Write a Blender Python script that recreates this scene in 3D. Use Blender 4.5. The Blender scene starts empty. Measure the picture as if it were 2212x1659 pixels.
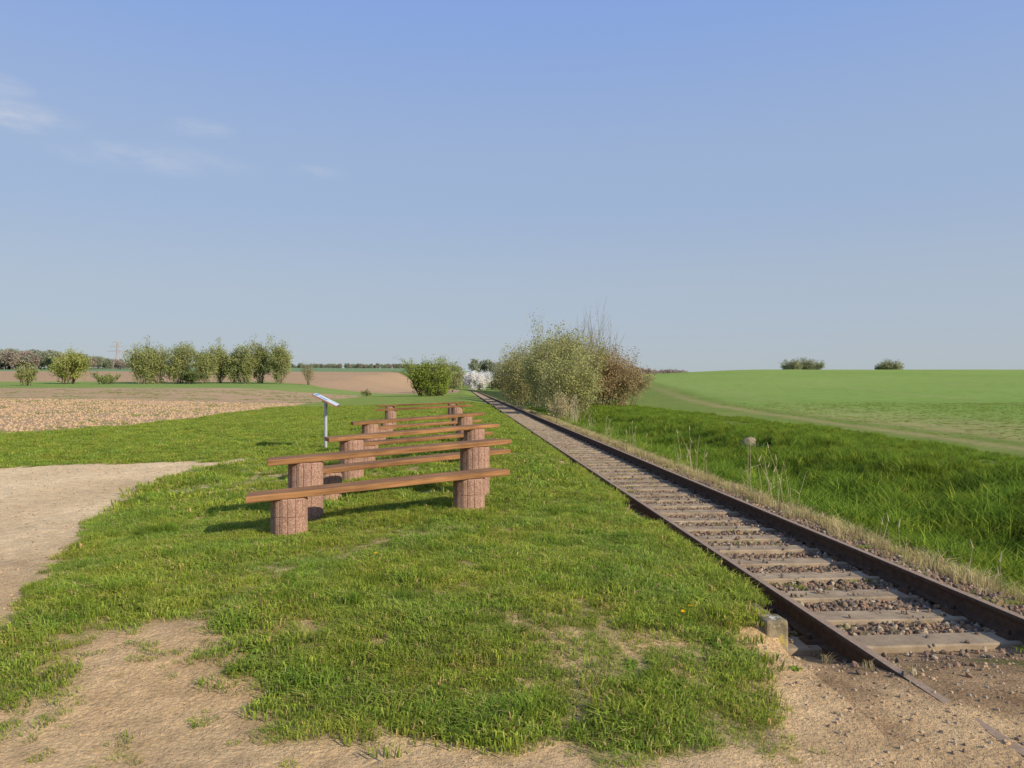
import bpy, math, random, bmesh
import numpy as np
from mathutils import Vector, Matrix
rng=np.random.default_rng(7); random.seed(7)
S=bpy.context.scene
S.view_settings.view_transform='Standard'; S.view_settings.look='None'; S.view_settings.exposure=0
# ---------------------------------------------------------------- noise / helpers
def hsh(ix,iy,seed):
    v=np.sin(ix*127.1+iy*311.7+seed*74.7)*43758.5453
    return v-np.floor(v)
def vn(x,y,s,seed=0):
    x=np.asarray(x,float)/s; y=np.asarray(y,float)/s
    ix=np.floor(x); iy=np.floor(y); fx=x-ix; fy=y-iy
    fx=fx*fx*(3-2*fx); fy=fy*fy*(3-2*fy)
    a=hsh(ix,iy,seed); b=hsh(ix+1,iy,seed); c=hsh(ix,iy+1,seed); d=hsh(ix+1,iy+1,seed)
    return (a*(1-fx)+b*fx)*(1-fy)+(c*(1-fx)+d*fx)*fy
def fbm(x,y,s,seed=0,o=3):
    t=0;a=.5;n=0
    for i in range(o):
        t=t+a*vn(x,y,s/(2**i),seed+i*3.3); n+=a; a*=.5
    return t/n
def ss(a,b,x):
    t=np.clip((np.asarray(x,float)-a)/(b-a),0,1); return t*t*(3-2*t)
def trackx(y):
    y=np.asarray(y,float); return 3.35-np.where(y>200,(y-200)**2/1200.,0)
# ---------------------------------------------------------------- terrain
def road_edge(y):
    return np.interp(y,[3.9,4.9,5.4,5.9,7.3,9,11.8,15,16.7],[-3.6,-3.05,-2.95,-3.15,-3.7,-4.25,-4.95,-5.35,-4.3])
def hz0(x0,y):
    p=np.interp(x0,[0,1.2,1.95],[.08,.05,-.012])
    return p*ss(3.5,5.2,y)+(-.16)*(1-ss(3.5,5.2,y))
def hz(x,y,micro=True):
    x=np.asarray(x,float); y=np.asarray(y,float)
    xt=x-(trackx(y)-3.35)
    plat=np.interp(xt,[-40,-14,-5.5,-3,-1.9,0,1.2,1.95],[-.35,-.25,-.12,-.05,0,.08,.05,-.004])
    plat=plat+.12*ss(10,30,y)*ss(1.9,.3,xt)
    plat=plat*ss(3.5,5.2,y)+(-.16)*(1-ss(3.5,5.2,y))
    bal=np.interp(xt,[2.1,2.2,4.6,5.0,5.9,6.8,7.6,10.2,13,40],[-.36,-.355,-.345,-.40,-.8,-1.05,-.98,-.12,-.1,-.1])
    infil=ss(5.3,4.3,y)
    flush=-.166+.011*ss(4.35,4.0,y)
    bal=bal*(1-infil)+infil*np.where(xt<5.0,flush,bal*ss(2.0,4.5,y)+-.16*(1-ss(2.0,4.5,y)))
    loc=np.where(xt<2.05,plat,bal)
    k=ss(5.0,4.6,y)
    slope=np.interp(xt,[1.6,2.3],[0,1])
    loc=np.where((xt>1.6)&(xt<2.3),loc*(1-k)+k*((1-slope)*hz0(1.6,y)+slope*bal),loc)
    D=np.maximum(y,0); a=x/np.maximum(y,1)
    L=np.interp(D,[0,25,110,185,400,900,1100,2500],[-.25,-.25,.95,2.1,8.6,22,24,26])
    zc=4.0+1.1*ss(.2,.42,a)
    base=np.interp(D,[0,40,60],[-.1,-.15,.15])
    R=base+ (zc-.15)*np.clip((D-60)/100,0,1)**1.15
    R=np.where(D>160,np.interp(D,[160,185,300,500,2500],[1,1,.0,.0,.0])*(zc-3)+3+ss(300,600,D)*1.5,R)
    t=ss(-.05,.15,a); F=L*(1-t)+R*t
    w=np.where(x<0,ss(12,38,-x),ss(13,27,x)); w=np.maximum(w,ss(290,480,y))
    z=loc*(1-w)+F*w
    if micro:
        far=ss(3,30,np.hypot(x,y))
        onb=((xt>2.05)&(xt<5.0)&(y>5)).astype(float)
        z=z+(fbm(x,y,.5,2)-.5)*.035*(1-onb*.7)*(1-.3*far)*np.where((y<4.6)&(xt>2.2),.35,1)+(fbm(x,y,.12,5,2)-.5)*.016
        z=z+(fbm(x,y,4,9)-.5)*.08*ss(15,40,y)*(1-onb)*np.where((xt>1)&(xt<6),0,1)
        z=z+(fbm(x,y,1.5,12)-.5)*.28*ss(5.6,7,xt)*ss(14,10,xt)*ss(4,6,y)
        z=z+(fbm(x,y,60,4)-.5)*1.0*ss(90,260,D)*w
    return z
def lawn_mask(x,y):
    xt=x-(trackx(y)-3.35)
    n=fbm(x,y,.45,21)-.5; n2=fbm(x,y,.16,25,2)-.5; nb=fbm(x,y,1.1,27)-.5
    e=road_edge(y)+n*.40+n2*.35
    inroad=(xt<e)&(y<16.9+.1*(x+5.3)+n*1.2)&(y>4.9)
    yf=np.interp(x,[-3.5,-2.2,-1.3,-.8,.5,1.5,1.9],[3.95,4.05,4.05,3.70,3.5,3.6,4.3])+n*.5+n2*.4
    m=ss(-.12,.22,y-yf)*(~inroad)
    m=m*ss(2.04,1.95,xt)*np.where(y<4.9,ss(1.85,1.6,xt+(4.9-y)*.12),1)
    p1=np.exp(-(((x+1.95)/.55)**2+((y-4.75)/.45)**2)); p2=np.exp(-(((x+1.5)/.55)**2+((y-4.1)/.3)**2))
    m=m*(1-np.clip((p1+p2)*1.7+n*1.8*(p1+p2)+n2*1.2*(p1+p2),0,1))
    m=m*(1-.8*ss(0.20,.50,n*1.4+n2*1.1+np.exp(-(((x-1.1)/.9)**2+((y-4.8)/1.1)**2))*.32))
    m=m*np.clip(.85+n2*1.8+nb*1.1,.18,1)
    return np.clip(m,0,1)
def field_mask(x,y):
    n=(fbm(x,y,3,31)-.5)*3
    xb=np.where(y<32,-13.6-(32-y)*.5,-13.4-.02*(y-32))
    return ss(0,.6,xb-x+n*.4)*ss(25,26.5,y+n*.5)*ss(124,118,y+n+.05*x)
def gcol(x,y):
    x=np.asarray(x,float);y=np.asarray(y,float)
    xt=x-(trackx(y)-3.35)
    def C(r,g,b): return np.stack([np.full(x.shape,r),np.full(x.shape,g),np.full(x.shape,b)],-1)
    def mix(A,B,t): t=np.clip(t,0,1)[...,None]; return A*(1-t)+B*t
    n1=fbm(x,y,1.3,41); n2=fbm(x,y,.3,44); n3=fbm(x,y,14,47); n4=fbm(x,y,40,48); n5=fbm(x,y,3.2,49); n6=fbm(x,y*.25,.8,50)
    dirt=mix(C(.74,.52,.28),C(.52,.345,.18),n1*1.3-.15+ (n2-.5)*1.1)
    road=mix(C(.90,.68,.41),C(.72,.52,.30),n6*1.6-.4+(n1-.5)*.6)
    dirt=mix(dirt,road,ss(4.8,9,y)*ss(-2.5,-4,x)*.9)
    soil=mix(C(.20,.21,.06),C(.40,.31,.14),(n2-.35)*1.5)
    farl=mix(C(.19,.27,.05),C(.29,.34,.085),n5)
    lawn=mix(soil,farl,ss(8,26,y))
    lm=lawn_mask(x,y); lm=np.where(y>16.6,np.maximum(lm,ss(16.7,17.7,y)),lm)
    col=mix(dirt,lawn,lm*1.3)
    field=mix(C(.56,.39,.235),C(.42,.285,.165),n1*.6+n2*.5)
    field=mix(field,C(.25,.27,.09),ss(.52,.72,n5)*.6)
    col=mix(col,field,field_mask(x,y))
    left=x<-1
    far_g=mix(C(.18,.29,.06),C(.28,.34,.10),n3)
    col=np.where(((y>124)&left)[...,None],far_g,col)
    brown2=mix(C(.50,.33,.195),C(.42,.285,.165),n4)
    a=x/np.maximum(y,1)
    y0=np.interp(a,[-.25,-.18],[197,150])
    b=ss(0,10,y-y0+(n4-.5)*20)*ss(440,425,y)
    col=np.where(left[...,None],mix(col,brown2,b),col)
    farg2=C(.20,.29,.14)
    col=np.where((left|(y>450))[...,None],mix(col,farg2,ss(430,445,y)),col)
    bal=mix(C(.30,.20,.125),C(.17,.115,.075),n2*1.2-.1)
    bal=mix(bal,C(.40,.28,.17),(n1-.5)*3)
    inb=(xt>2.05)&(xt<4.95+(n1-.5)*.4)
    col=np.where(inb[...,None],bal,col)
    dirtc=mix(C(.54,.365,.20),C(.31,.20,.11),n2*1.6-.2)
    col=np.where(((xt>2.05)&(xt<5.2))[...,None],mix(col,dirtc,ss(5.9,5.0,y+(n1-.5)*1.2)),col)
    moss=ss(.52,.66,fbm(x,y,.5,81))*ss(4.9,4.6,np.abs(y-4.9)+4.3)*((xt>2.9)&(xt<3.9))
    col=mix(col,C(.14,.15,.04),moss*.8)
    col=np.where((xt>2.05)[...,None],mix(col,dirt,ss(4.1,3.6,y+(n2-.5)*.8)),col)
    dit=mix(C(.06,.09,.02),C(.11,.14,.035),n1)
    drys=mix(C(.46,.34,.18),C(.25,.22,.09),n2)
    rc=mix(drys,dit,ss(5.1,5.8,xt+(n1-.5)*.6))
    verge=mix(C(.16,.24,.04),C(.24,.28,.075),n5)
    rc=mix(rc,verge,ss(9.5,11,xt))
    xs=11.2+.13*y
    crop=mix(C(.20,.31,.06),C(.275,.365,.095),n3*.8+n4*.7-.2)
    tl_=np.minimum(np.abs(((x-.10*y)%18)-1.0),np.abs(((x-.10*y)%18)-2.9))
    crop=mix(crop,C(.33,.32,.14),ss(.55,.1,tl_)*ss(170,60,y)*.4)
    strip=mix(C(.52,.37,.21),C(.30,.28,.10),n2*1.3-.1)
    rc=mix(rc,crop,ss(0,2,x-xs-2))
    rc=mix(rc,strip,np.exp(-((x-xs-.9)/(.4+.004*y))**2)*(.25+.9*n2)*ss(120,60,y))
    rc=mix(rc,strip,ss(0,1,x-xs-2)*ss(10+.08*y,1.5,x-xs-2)*np.clip((n2+n1-.52)*1.6,0,.8)*ss(60,22,y))
    rs=xt>4.95+(n1-.5)*.4
    col=np.where((rs&(y<450))[...,None],rc,col)
    col=np.where((rs&(y<4.3)&(xt<8))[...,None],dirt,col)
    return np.clip(col,0,1)
def build(name,V,face_groups,mats,cols=None,smooth=False,link=True):
    me=bpy.data.meshes.new(name)
    V=np.asarray(V,np.float32)
    me.vertices.add(len(V)); me.vertices.foreach_set('co',V.ravel())
    loops=np.concatenate([f.ravel() for f,_ in face_groups]).astype(np.int32)
    starts=[];mi=[];o=0
    for f,m in face_groups:
        n,k=f.shape; starts.append(o+np.arange(n)*k); mi.append(np.full(n,m)); o+=n*k
    starts=np.concatenate(starts).astype(np.int32); mi=np.concatenate(mi).astype(np.int32)
    me.loops.add(len(loops)); me.loops.foreach_set('vertex_index',loops)
    me.polygons.add(len(starts)); me.polygons.foreach_set('loop_start',starts)
    me.polygons.foreach_set('material_index',mi)
    me.update(calc_edges=True)
    me.polygons.foreach_set('use_smooth',np.full(len(starts),smooth))
    if cols is not None:
        at=me.color_attributes.new('Col','FLOAT_COLOR','POINT')
        c=np.ones((len(V),4),np.float32); c[:,:3]=cols; at.data.foreach_set('color',c.ravel())
    for m in mats: me.materials.append(m)
    me.validate()
    ob=bpy.data.objects.new(name,me)
    if link: S.collection.objects.link(ob)
    return ob
# ---------------------------------------------------------------- materials
def newmat(name):
    m=bpy.data.materials.new(name); m.use_nodes=True; nt=m.node_tree; nt.nodes.clear()
    out=nt.nodes.new('ShaderNodeOutputMaterial'); return m,nt,out
def N(nt,t,**k):
    n=nt.nodes.new(t)
    for a,b in k.items(): setattr(n,a,b)
    return n
def noise(nt,scale,detail=4,vec=None,rough=.6):
    n=N(nt,'ShaderNodeTexNoise'); n.inputs['Scale'].default_value=scale; n.inputs['Detail'].default_value=detail; n.inputs['Roughness'].default_value=rough
    if vec is not None: nt.links.new(vec,n.inputs['Vector'])
    return n.outputs['Fac']
def mrange(nt,fac,a,b,c,d):
    n=N(nt,'ShaderNodeMapRange'); nt.links.new(fac,n.inputs[0])
    for i,v in enumerate((a,b,c,d)): n.inputs[i+1].default_value=v
    return n.outputs[0]
def mul(nt,col,fac):
    n=N(nt,'ShaderNodeVectorMath',operation='SCALE'); nt.links.new(col,n.inputs[0]); nt.links.new(fac,n.inputs['Scale']); return n.outputs[0]
def mixc(nt,fac,a,b):
    n=N(nt,'ShaderNodeMix',data_type='RGBA')
    if hasattr(fac,'links'): nt.links.new(fac,n.inputs[0])
    else: n.inputs[0].default_value=fac
    for s,v in ((n.inputs[6],a),(n.inputs[7],b)):
        if isinstance(v,tuple): s.default_value=(*v,1)
        else: nt.links.new(v,s)
    return n.outputs[2]
def simple(name,c1,c2,scale=10,rough=.8,bump=.3,detail=5,metal=0,dist=.01,stretch=None,spec=.3):
    m,nt,out=newmat(name)
    tc=N(nt,'ShaderNodeTexCoord').outputs['Object']
    f=noise(nt,scale,detail,tc); f2=mrange(nt,f,.3,.7,0,1)
    p=N(nt,'ShaderNodeBsdfPrincipled'); nt.links.new(mixc(nt,f2,c1,c2),p.inputs['Base Color'])
    p.inputs['Roughness'].default_value=rough; p.inputs['Metallic'].default_value=metal; p.inputs['Specular IOR Level'].default_value=spec
    if bump>0:
        b=N(nt,'ShaderNodeBump'); b.inputs['Strength'].default_value=bump; b.inputs['Distance'].default_value=dist
        nt.links.new(noise(nt,scale*3,4,tc),b.inputs['Height']); nt.links.new(b.outputs[0],p.inputs['Normal'])
    nt.links.new(p.outputs[0],out.inputs[0]); return m
def leafmat(name,trans=.35,vary=.35,patch=None):
    m,nt,out=newmat(name)
    at=N(nt,'ShaderNodeAttribute',attribute_name='Col').outputs['Color']
    c=at
    if vary:
        oi=N(nt,'ShaderNodeObjectInfo').outputs['Random']
        c=mul(nt,at,mrange(nt,oi,0,1,1-vary,1+vary))
    if patch:
        pos=N(nt,'ShaderNodeNewGeometry').outputs['Position']
        f=mrange(nt,noise(nt,patch[0],3,pos),.38,.62,0,1)
        tint=N(nt,'ShaderNodeVectorMath',operation='MULTIPLY'); nt.links.new(c,tint.inputs[0]); tint.inputs[1].default_value=patch[1]
        c=mixc(nt,f,c,tint.outputs[0])
    d=N(nt,'ShaderNodeBsdfDiffuse'); t=N(nt,'ShaderNodeBsdfTranslucent')
    nt.links.new(c,d.inputs[0]); nt.links.new(c,t.inputs[0])
    mx=N(nt,'ShaderNodeMixShader'); mx.inputs[0].default_value=trans
    nt.links.new(d.outputs[0],mx.inputs[1]); nt.links.new(t.outputs[0],mx.inputs[2]); nt.links.new(mx.outputs[0],out.inputs[0])
    return m
def attrmat(name,rough=.9,scales=((9,.8,1.2),(.7,.85,1.15)),bumps=((18,.5,.02),)):
    m,nt,out=newmat(name)
    pos=N(nt,'ShaderNodeNewGeometry').outputs['Position']
    c=N(nt,'ShaderNodeAttribute',attribute_name='Col').outputs['Color']
    for s,a,b in scales: c=mul(nt,c,mrange(nt,noise(nt,s,5,pos),.3,.7,a,b))
    p=N(nt,'ShaderNodeBsdfPrincipled'); nt.links.new(c,p.inputs['Base Color']); p.inputs['Roughness'].default_value=rough; p.inputs['Specular IOR Level'].default_value=.05
    prev=None
    for s,st,di in bumps:
        b=N(nt,'ShaderNodeBump'); b.inputs['Strength'].default_value=st; b.inputs['Distance'].default_value=di
        nt.links.new(noise(nt,s,6,pos,.7),b.inputs['Height'])
        if prev: nt.links.new(prev,b.inputs['Normal'])
        prev=b.outputs[0]
    nt.links.new(prev,p.inputs['Normal']); nt.links.new(p.outputs[0],out.inputs[0]); return m
M_ground=attrmat('ground_mat',scales=((45,.72,1.22),(7,.80,1.16),(.8,.9,1.1)),bumps=((5,.55,.06),(40,.8,.022)))
M_grass=leafmat('grass_mat',.4,.32,(1.1,(1.32,1.08,1.0)))
M_dry=leafmat('dry_grass_mat',.3,.3)
M_leaf=leafmat('leaf_mat',.35,0)
M_bark=simple('bark_mat',(.10,.075,.05),(.20,.16,.12),8,.9)
M_stone=simple('stone_mat',(.18,.125,.085),(.30,.215,.145),14,.9)
M_clod=simple('clod_mat',(.56,.39,.235),(.43,.29,.17),6,.95)
M_rust=simple('rail_rust_mat',(.060,.036,.024),(.12,.072,.042),14,.8,.4,dist=.003,spec=.15)
M_head=simple('rail_head_mat',(.28,.19,.12),(.40,.28,.185),30,.6,.1,metal=.1,dist=.001)
M_conc=simple('concrete_mat',(.42,.325,.215),(.22,.165,.115),5,.9,.6,dist=.008,spec=.1)
def kerbmat():
    m,nt,out=newmat('kerb_concrete_mat')
    tc=N(nt,'ShaderNodeTexCoord').outputs['Object']
    c=mixc(nt,mrange(nt,noise(nt,6,6,tc),.35,.65,0,1),(.36,.29,.19),(.15,.125,.08))
    c=mixc(nt,mrange(nt,noise(nt,14,5,tc),.58,.64,0,1),c,(.60,.56,.47))
    c=mixc(nt,mrange(nt,noise(nt,9,4,tc),.58,.66,0,.8),c,(.42,.33,.08))
    p=N(nt,'ShaderNodeBsdfPrincipled'); nt.links.new(c,p.inputs['Base Color']); p.inputs['Roughness'].default_value=.95; p.inputs['Specular IOR Level'].default_value=.1
    b=N(nt,'ShaderNodeBump'); b.inputs['Strength'].default_value=.8; b.inputs['Distance'].default_value=.015
    nt.links.new(noise(nt,18,6,tc,.7),b.inputs['Height']); nt.links.new(b.outputs[0],p.inputs['Normal'])
    nt.links.new(p.outputs[0],out.inputs[0]); return m
M_kerb=kerbmat()
def woodmat():
    m,nt,out=newmat('stained_wood_mat')
    tc=N(nt,'ShaderNodeTexCoord').outputs['Object']
    oi=N(nt,'ShaderNodeObjectInfo').outputs['Random']
    mp=N(nt,'ShaderNodeMapping'); mp.inputs['Scale'].default_value=(1.2,22,22); nt.links.new(tc,mp.inputs[0])
    off=N(nt,'ShaderNodeVectorMath',operation='ADD'); nt.links.new(mp.outputs[0],off.inputs[0])
    sc=N(nt,'ShaderNodeMath',operation='MULTIPLY'); sc.inputs[1].default_value=37; nt.links.new(oi,sc.inputs[0]); nt.links.new(sc.outputs[0],off.inputs[1])
    g=noise(nt,1.6,6,off.outputs[0],.65); g2=noise(nt,2.2,3,tc)
    c=mixc(nt,mrange(nt,g,.35,.68,0,1),(.34,.17,.068),(.16,.075,.033))
    c=mul(nt,c,mrange(nt,g2,.3,.7,.72,1.18))
    c=mul(nt,c,mrange(nt,oi,0,1,.82,1.12))
    p=N(nt,'ShaderNodeBsdfPrincipled'); nt.links.new(c,p.inputs['Base Color']); p.inputs['Roughness'].default_value=.7
    p.inputs['Specular IOR Level'].default_value=.2
    b=N(nt,'ShaderNodeBump'); b.inputs['Strength'].default_value=.6; b.inputs['Distance'].default_value=.005; nt.links.new(g,b.inputs['Height']); nt.links.new(b.outputs[0],p.inputs['Normal'])
    nt.links.new(p.outputs[0],out.inputs[0]); return m
M_wood=woodmat()
def aggmat():
    m,nt,out=newmat('red_aggregate_mat')
    tc=N(nt,'ShaderNodeTexCoord').outputs['Object']
    v=N(nt,'ShaderNodeTexVoronoi'); v.inputs['Scale'].default_value=95; nt.links.new(tc,v.inputs['Vector'])
    sx=N(nt,'ShaderNodeSeparateColor'); nt.links.new(v.outputs['Color'],sx.inputs[0])
    c=mixc(nt,sx.outputs[0],(.29,.15,.11),(.49,.32,.24))
    c=mul(nt,c,mrange(nt,v.outputs['Distance'],.3,.8,1.05,.7))
    c=mul(nt,c,mrange(nt,noise(nt,5,3,tc),.3,.7,.85,1.15))
    p=N(nt,'ShaderNodeBsdfPrincipled'); nt.links.new(c,p.inputs['Base Color']); p.inputs['Roughness'].default_value=.9; p.inputs['Specular IOR Level'].default_value=.15
    b=N(nt,'ShaderNodeBump'); b.inputs['Strength'].default_value=.6; b.inputs['Distance'].default_value=.004; b.invert=True
    nt.links.new(v.outputs['Distance'],b.inputs['Height']); nt.links.new(b.outputs[0],p.inputs['Normal'])
    nt.links.new(p.outputs[0],out.inputs[0]); return m
M_agg=aggmat()
# ---------------------------------------------------------------- ground
def axis(c0,c1,step,g,lo,hi):
    mid=list(np.arange(c0,c1,step)); a=[];s=step;v=mid[-1]
    while v<hi: s*=g; v+=s; a.append(v)
    b=[];s=step;v=c0
    while v>lo: s*=g; v-=s; b.append(v)
    return np.array(b[::-1]+mid+a)
xs=axis(-5.5,8.5,.06,1.04,-1800,1800); xs=np.sort(np.append(xs,[2.045,2.055]))
ys=axis(3.0,9.0,.06,1.022,-40,3000)
X,Y=np.meshgrid(xs,ys); nx,ny=len(xs),len(ys)
Z=hz(X,Y); V=np.stack([X,Y,Z],-1).reshape(-1,3)
ii=(np.arange(ny-1)[:,None]*nx+np.arange(nx-1)[None,:]).ravel()
F=np.stack([ii,ii+1,ii+nx+1,ii+nx],-1)
build('ground',V,[(F,0)],[M_ground],gcol(X,Y).reshape(-1,3),smooth=True)
# ---------------------------------------------------------------- instancing
def instancer(name,P,scl,rot,sources):
    me=bpy.data.meshes.new(name); P=np.asarray(P,np.float32); n=len(P)
    me.vertices.add(n); me.vertices.foreach_set('co',P.ravel())
    a=me.attributes.new('scl','FLOAT_VECTOR','POINT')
    scl=np.asarray(scl,np.float32); scl=np.repeat(scl[:,None],3,1) if scl.ndim==1 else scl
    a.data.foreach_set('vector',scl.astype(np.float32).ravel())
    a=me.attributes.new('rot','FLOAT_VECTOR','POINT'); a.data.foreach_set('vector',np.asarray(rot,np.float32).ravel())
    a=me.attributes.new('idx','INT','POINT'); a.data.foreach_set('value',rng.integers(0,len(sources),n).astype(np.int32))
    ob=bpy.data.objects.new(name,me); S.collection.objects.link(ob)
    co=bpy.data.collections.new(name+'_parts')
    for s in sources: co.objects.link(s)
    ng=bpy.data.node_groups.new(name+'_scatter','GeometryNodeTree')
    ng.interface.new_socket('Geometry',in_out='INPUT',socket_type='NodeSocketGeometry')
    ng.interface.new_socket('Geometry',in_out='OUTPUT',socket_type='NodeSocketGeometry')
    gi=ng.nodes.new('NodeGroupInput'); go=ng.nodes.new('NodeGroupOutput')
    ip=ng.nodes.new('GeometryNodeInstanceOnPoints'); ci=ng.nodes.new('GeometryNodeCollectionInfo')
    ci.inputs['Collection'].default_value=co; ci.inputs['Separate Children'].default_value=True; ci.inputs['Reset Children'].default_value=True
    def na(nm,t):
        q=ng.nodes.new('GeometryNodeInputNamedAttribute'); q.data_type=t; q.inputs['Name'].default_value=nm
        return [o for o in q.outputs if o.enabled and o.name=='Attribute'][0]
    e=ng.nodes.new('FunctionNodeEulerToRotation')
    ng.links.new(gi.outputs[0],ip.inputs['Points']); ng.links.new(ci.outputs[0],ip.inputs['Instance'])
    ip.inputs['Pick Instance'].default_value=True
    ng.links.new(na('idx','INT'),ip.inputs['Instance Index']); ng.links.new(na('rot','FLOAT_VECTOR'),e.inputs[0])
    ng.links.new(e.outputs[0],ip.inputs['Rotation']); ng.links.new(na('scl','FLOAT_VECTOR'),ip.inputs['Scale'])
    ng.links.new(ip.outputs[0],go.inputs[0])
    md=ob.modifiers.new('scatter','NODES'); md.node_group=ng
    return ob
def tuft(name,n,rad,h,w,lean,c0,c1,mat,curl=.5,seed=0,dead=0.0):
    r=np.random.default_rng(seed)
    ang=r.uniform(0,2*np.pi,n); rr=rad*np.sqrt(r.uniform(0,1,n)); bx=rr*np.cos(ang); by=rr*np.sin(ang)
    H=h*r.uniform(.45,1.15,n); la=r.uniform(0,2*np.pi,n); le=lean*r.uniform(.2,1.2,n)*H
    dx=np.cos(la)*le+bx*.4; dy=np.sin(la)*le+by*.4; wa=r.uniform(0,2*np.pi,n); W=w*r.uniform(.6,1.3,n)
    wx=np.cos(wa)*W/2; wy=np.sin(wa)*W/2
    def lv(t,z,k): return np.stack([bx+dx*t+wx*k,by+dy*t+wy*k,H*z],-1)
    P=np.stack([lv(0,-.1,1),lv(0,-.1,-1),lv(curl*.35,.55,-.85),lv(curl*.35,.55,.85),lv(1,1-.3*lean,0)],1)
    V=P.reshape(-1,3); b=np.arange(n)*5
    q=np.stack([b,b+1,b+2,b+3],-1); t=np.stack([b+3,b+2,b+4],-1)
    mixv=r.uniform(0,1,(n,1,1)); c=np.array(c0)*(1-mixv)+np.array(c1)*mixv
    dd=(r.uniform(0,1,(n,1,1))<dead); c=np.where(dd,np.array([.56,.44,.23]),c)
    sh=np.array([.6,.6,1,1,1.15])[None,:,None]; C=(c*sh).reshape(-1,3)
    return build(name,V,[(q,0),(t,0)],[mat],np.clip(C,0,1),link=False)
G0=(.185,.31,.042); G1=(.36,.45,.085); GD=(.50,.44,.21)
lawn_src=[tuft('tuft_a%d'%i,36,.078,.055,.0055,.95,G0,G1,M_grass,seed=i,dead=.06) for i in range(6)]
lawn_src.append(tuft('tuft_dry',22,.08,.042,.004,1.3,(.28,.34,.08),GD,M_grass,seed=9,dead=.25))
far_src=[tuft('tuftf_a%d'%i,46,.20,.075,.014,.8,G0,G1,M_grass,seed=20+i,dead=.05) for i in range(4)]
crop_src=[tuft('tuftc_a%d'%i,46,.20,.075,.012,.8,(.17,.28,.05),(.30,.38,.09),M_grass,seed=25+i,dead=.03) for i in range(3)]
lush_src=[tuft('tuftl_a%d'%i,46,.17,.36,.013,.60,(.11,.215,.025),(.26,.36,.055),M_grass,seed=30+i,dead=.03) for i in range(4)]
dry_src=[tuft('tuftd_a%d'%i,30,.10,.22,.006,.8,(.58,.47,.26),(.36,.35,.14),M_dry,seed=40+i,dead=.4) for i in range(4)]
def scat(n,x0,x1,y0,y1): return rng.uniform(x0,x1,n),rng.uniform(y0,y1,n)
def place(name,x,y,s,src,tilt=.12,dz=0):
    z=hz(x,y)+dz; n=len(x)
    rot=np.stack([rng.normal(0,tilt,n),rng.normal(0,tilt,n),rng.uniform(0,6.283,n)],-1)
    return instancer(name,np.stack([x,y,z],-1),s,rot,src)
x1,y1=scat(66000,-5.6,2.06,3.3,11); k=rng.uniform(0,1,len(x1))<lawn_mask(x1,y1)*np.interp(y1,[3,6,11],[1,.9,.6]); x1,y1=x1[k],y1[k]
s1=rng.uniform(.45,1.25,len(x1))*np.clip(.15+1.7*fbm(x1,y1,.42,61),.45,1.55)
place('lawn_grass',x1,y1,s1,lawn_src)
x2,y2=scat(58000,-16,2.05,9.5,60); k=(rng.uniform(0,1,len(x2))<np.where(y2>17.5,1,np.maximum(lawn_mask(x2,y2),ss(16.8,17.6,y2))))&(field_mask(x2,y2)<.5); x2,y2=x2[k],y2[k]
k=(x2>-.62*y2-1)&(rng.uniform(0,1,len(x2))<np.interp(y2,[9,30,60],[1,.8,.4])); x2,y2=x2[k],y2[k]
place('lawn_grass',x2,y2,rng.uniform(.5,1.25,len(x2))*(.45+1.0*fbm(x2,y2,.8,62)),far_src)
a,b=scat(5600,1.9,2.15,5.3,40); k=fbm(a,b,.9,63)>.36; a,b=a[k],b[k]
o=instancer('lawn_grass',np.stack([a,b,np.full(len(a),-.01)],-1),rng.uniform(.6,1.45,len(a)),np.stack([rng.normal(0,.1,len(a)),rng.normal(.25,.2,len(a)),rng.uniform(0,6.28,len(a))],-1),lawn_src)
x3,y3=scat(2400,-5,1.9,3.7,14); k=(fbm(x3,y3,.6,65)>.60)&(lawn_mask(x3,y3)>.35); x3,y3=x3[k],y3[k]
place('tall_grass',x3,y3,rng.uniform(.20,.42,len(x3)),lush_src)
x4,y4=scat(46000,5.0,14,4.8,70); n4=fbm(x4,y4,.8,66)
k=(x4>5.15+n4*.6)&(x4<.75*y4+2)&(rng.uniform(0,1,len(x4))<np.interp(y4,[5,20,70],[1,.8,.35]))&(x4<10.5+.13*y4)&(((x4-9.15)**2/.3+(y4-23.4)**2/1.6)>1); x4,y4,n4=x4[k],y4[k],n4[k]
s4=rng.uniform(.5,1.25,len(x4))*(.15+1.8*n4)*np.interp(x4,[5.1,6.2,9.5,11],[.42,1.15,.95,.33])
place('ditch_grass',x4,y4,s4,lush_src)
x5,y5=scat(24000,13,50,14,60); k=(x5>12.6+.13*y5)&(x5<.75*y5+2); x5,y5=x5[k],y5[k]
k=rng.uniform(0,1,len(x5))<ss(.38,.75,fbm(x5,y5,.8,67)+.012*(x5-12.6-.13*y5))*.8; x5,y5=x5[k],y5[k]
place('crop_plants',x5,y5,rng.uniform(.3,.6,len(x5)),crop_src)
x6,y6=scat(9000,4.5,6.2,4.6,70); k=rng.uniform(0,1,len(x6))<np.exp(-((x6-5.2)/.40)**2)*(.2+1.1*fbm(x6,y6,1,68)); x6,y6=x6[k],y6[k]
place('dry_grass',x6,y6,rng.uniform(.35,1.3,len(x6)),dry_src)
x7,y7=scat(1500,2.3,4.9,4.3,40); k=(fbm(x7,y7,.8,69)>.56); x7,y7=x7[k],y7[k]
place('dry_grass',x7,y7,rng.uniform(.15,.4,len(x7)),dry_src)
x8,y8=scat(2400,2.2,5.0,4.6,40); k=(fbm(x8,y8,.7,79)>.55); x8,y8=x8[k],y8[k]
ph8=np.abs(((y8-4.72+.315)%.63)-.315); k=(ph8>.16)|(x8>4.55); x8,y8=x8[k],y8[k]
place('track_weeds',x8,y8,rng.uniform(.4,1.0,len(x8)),lawn_src,dz=.01)
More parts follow.
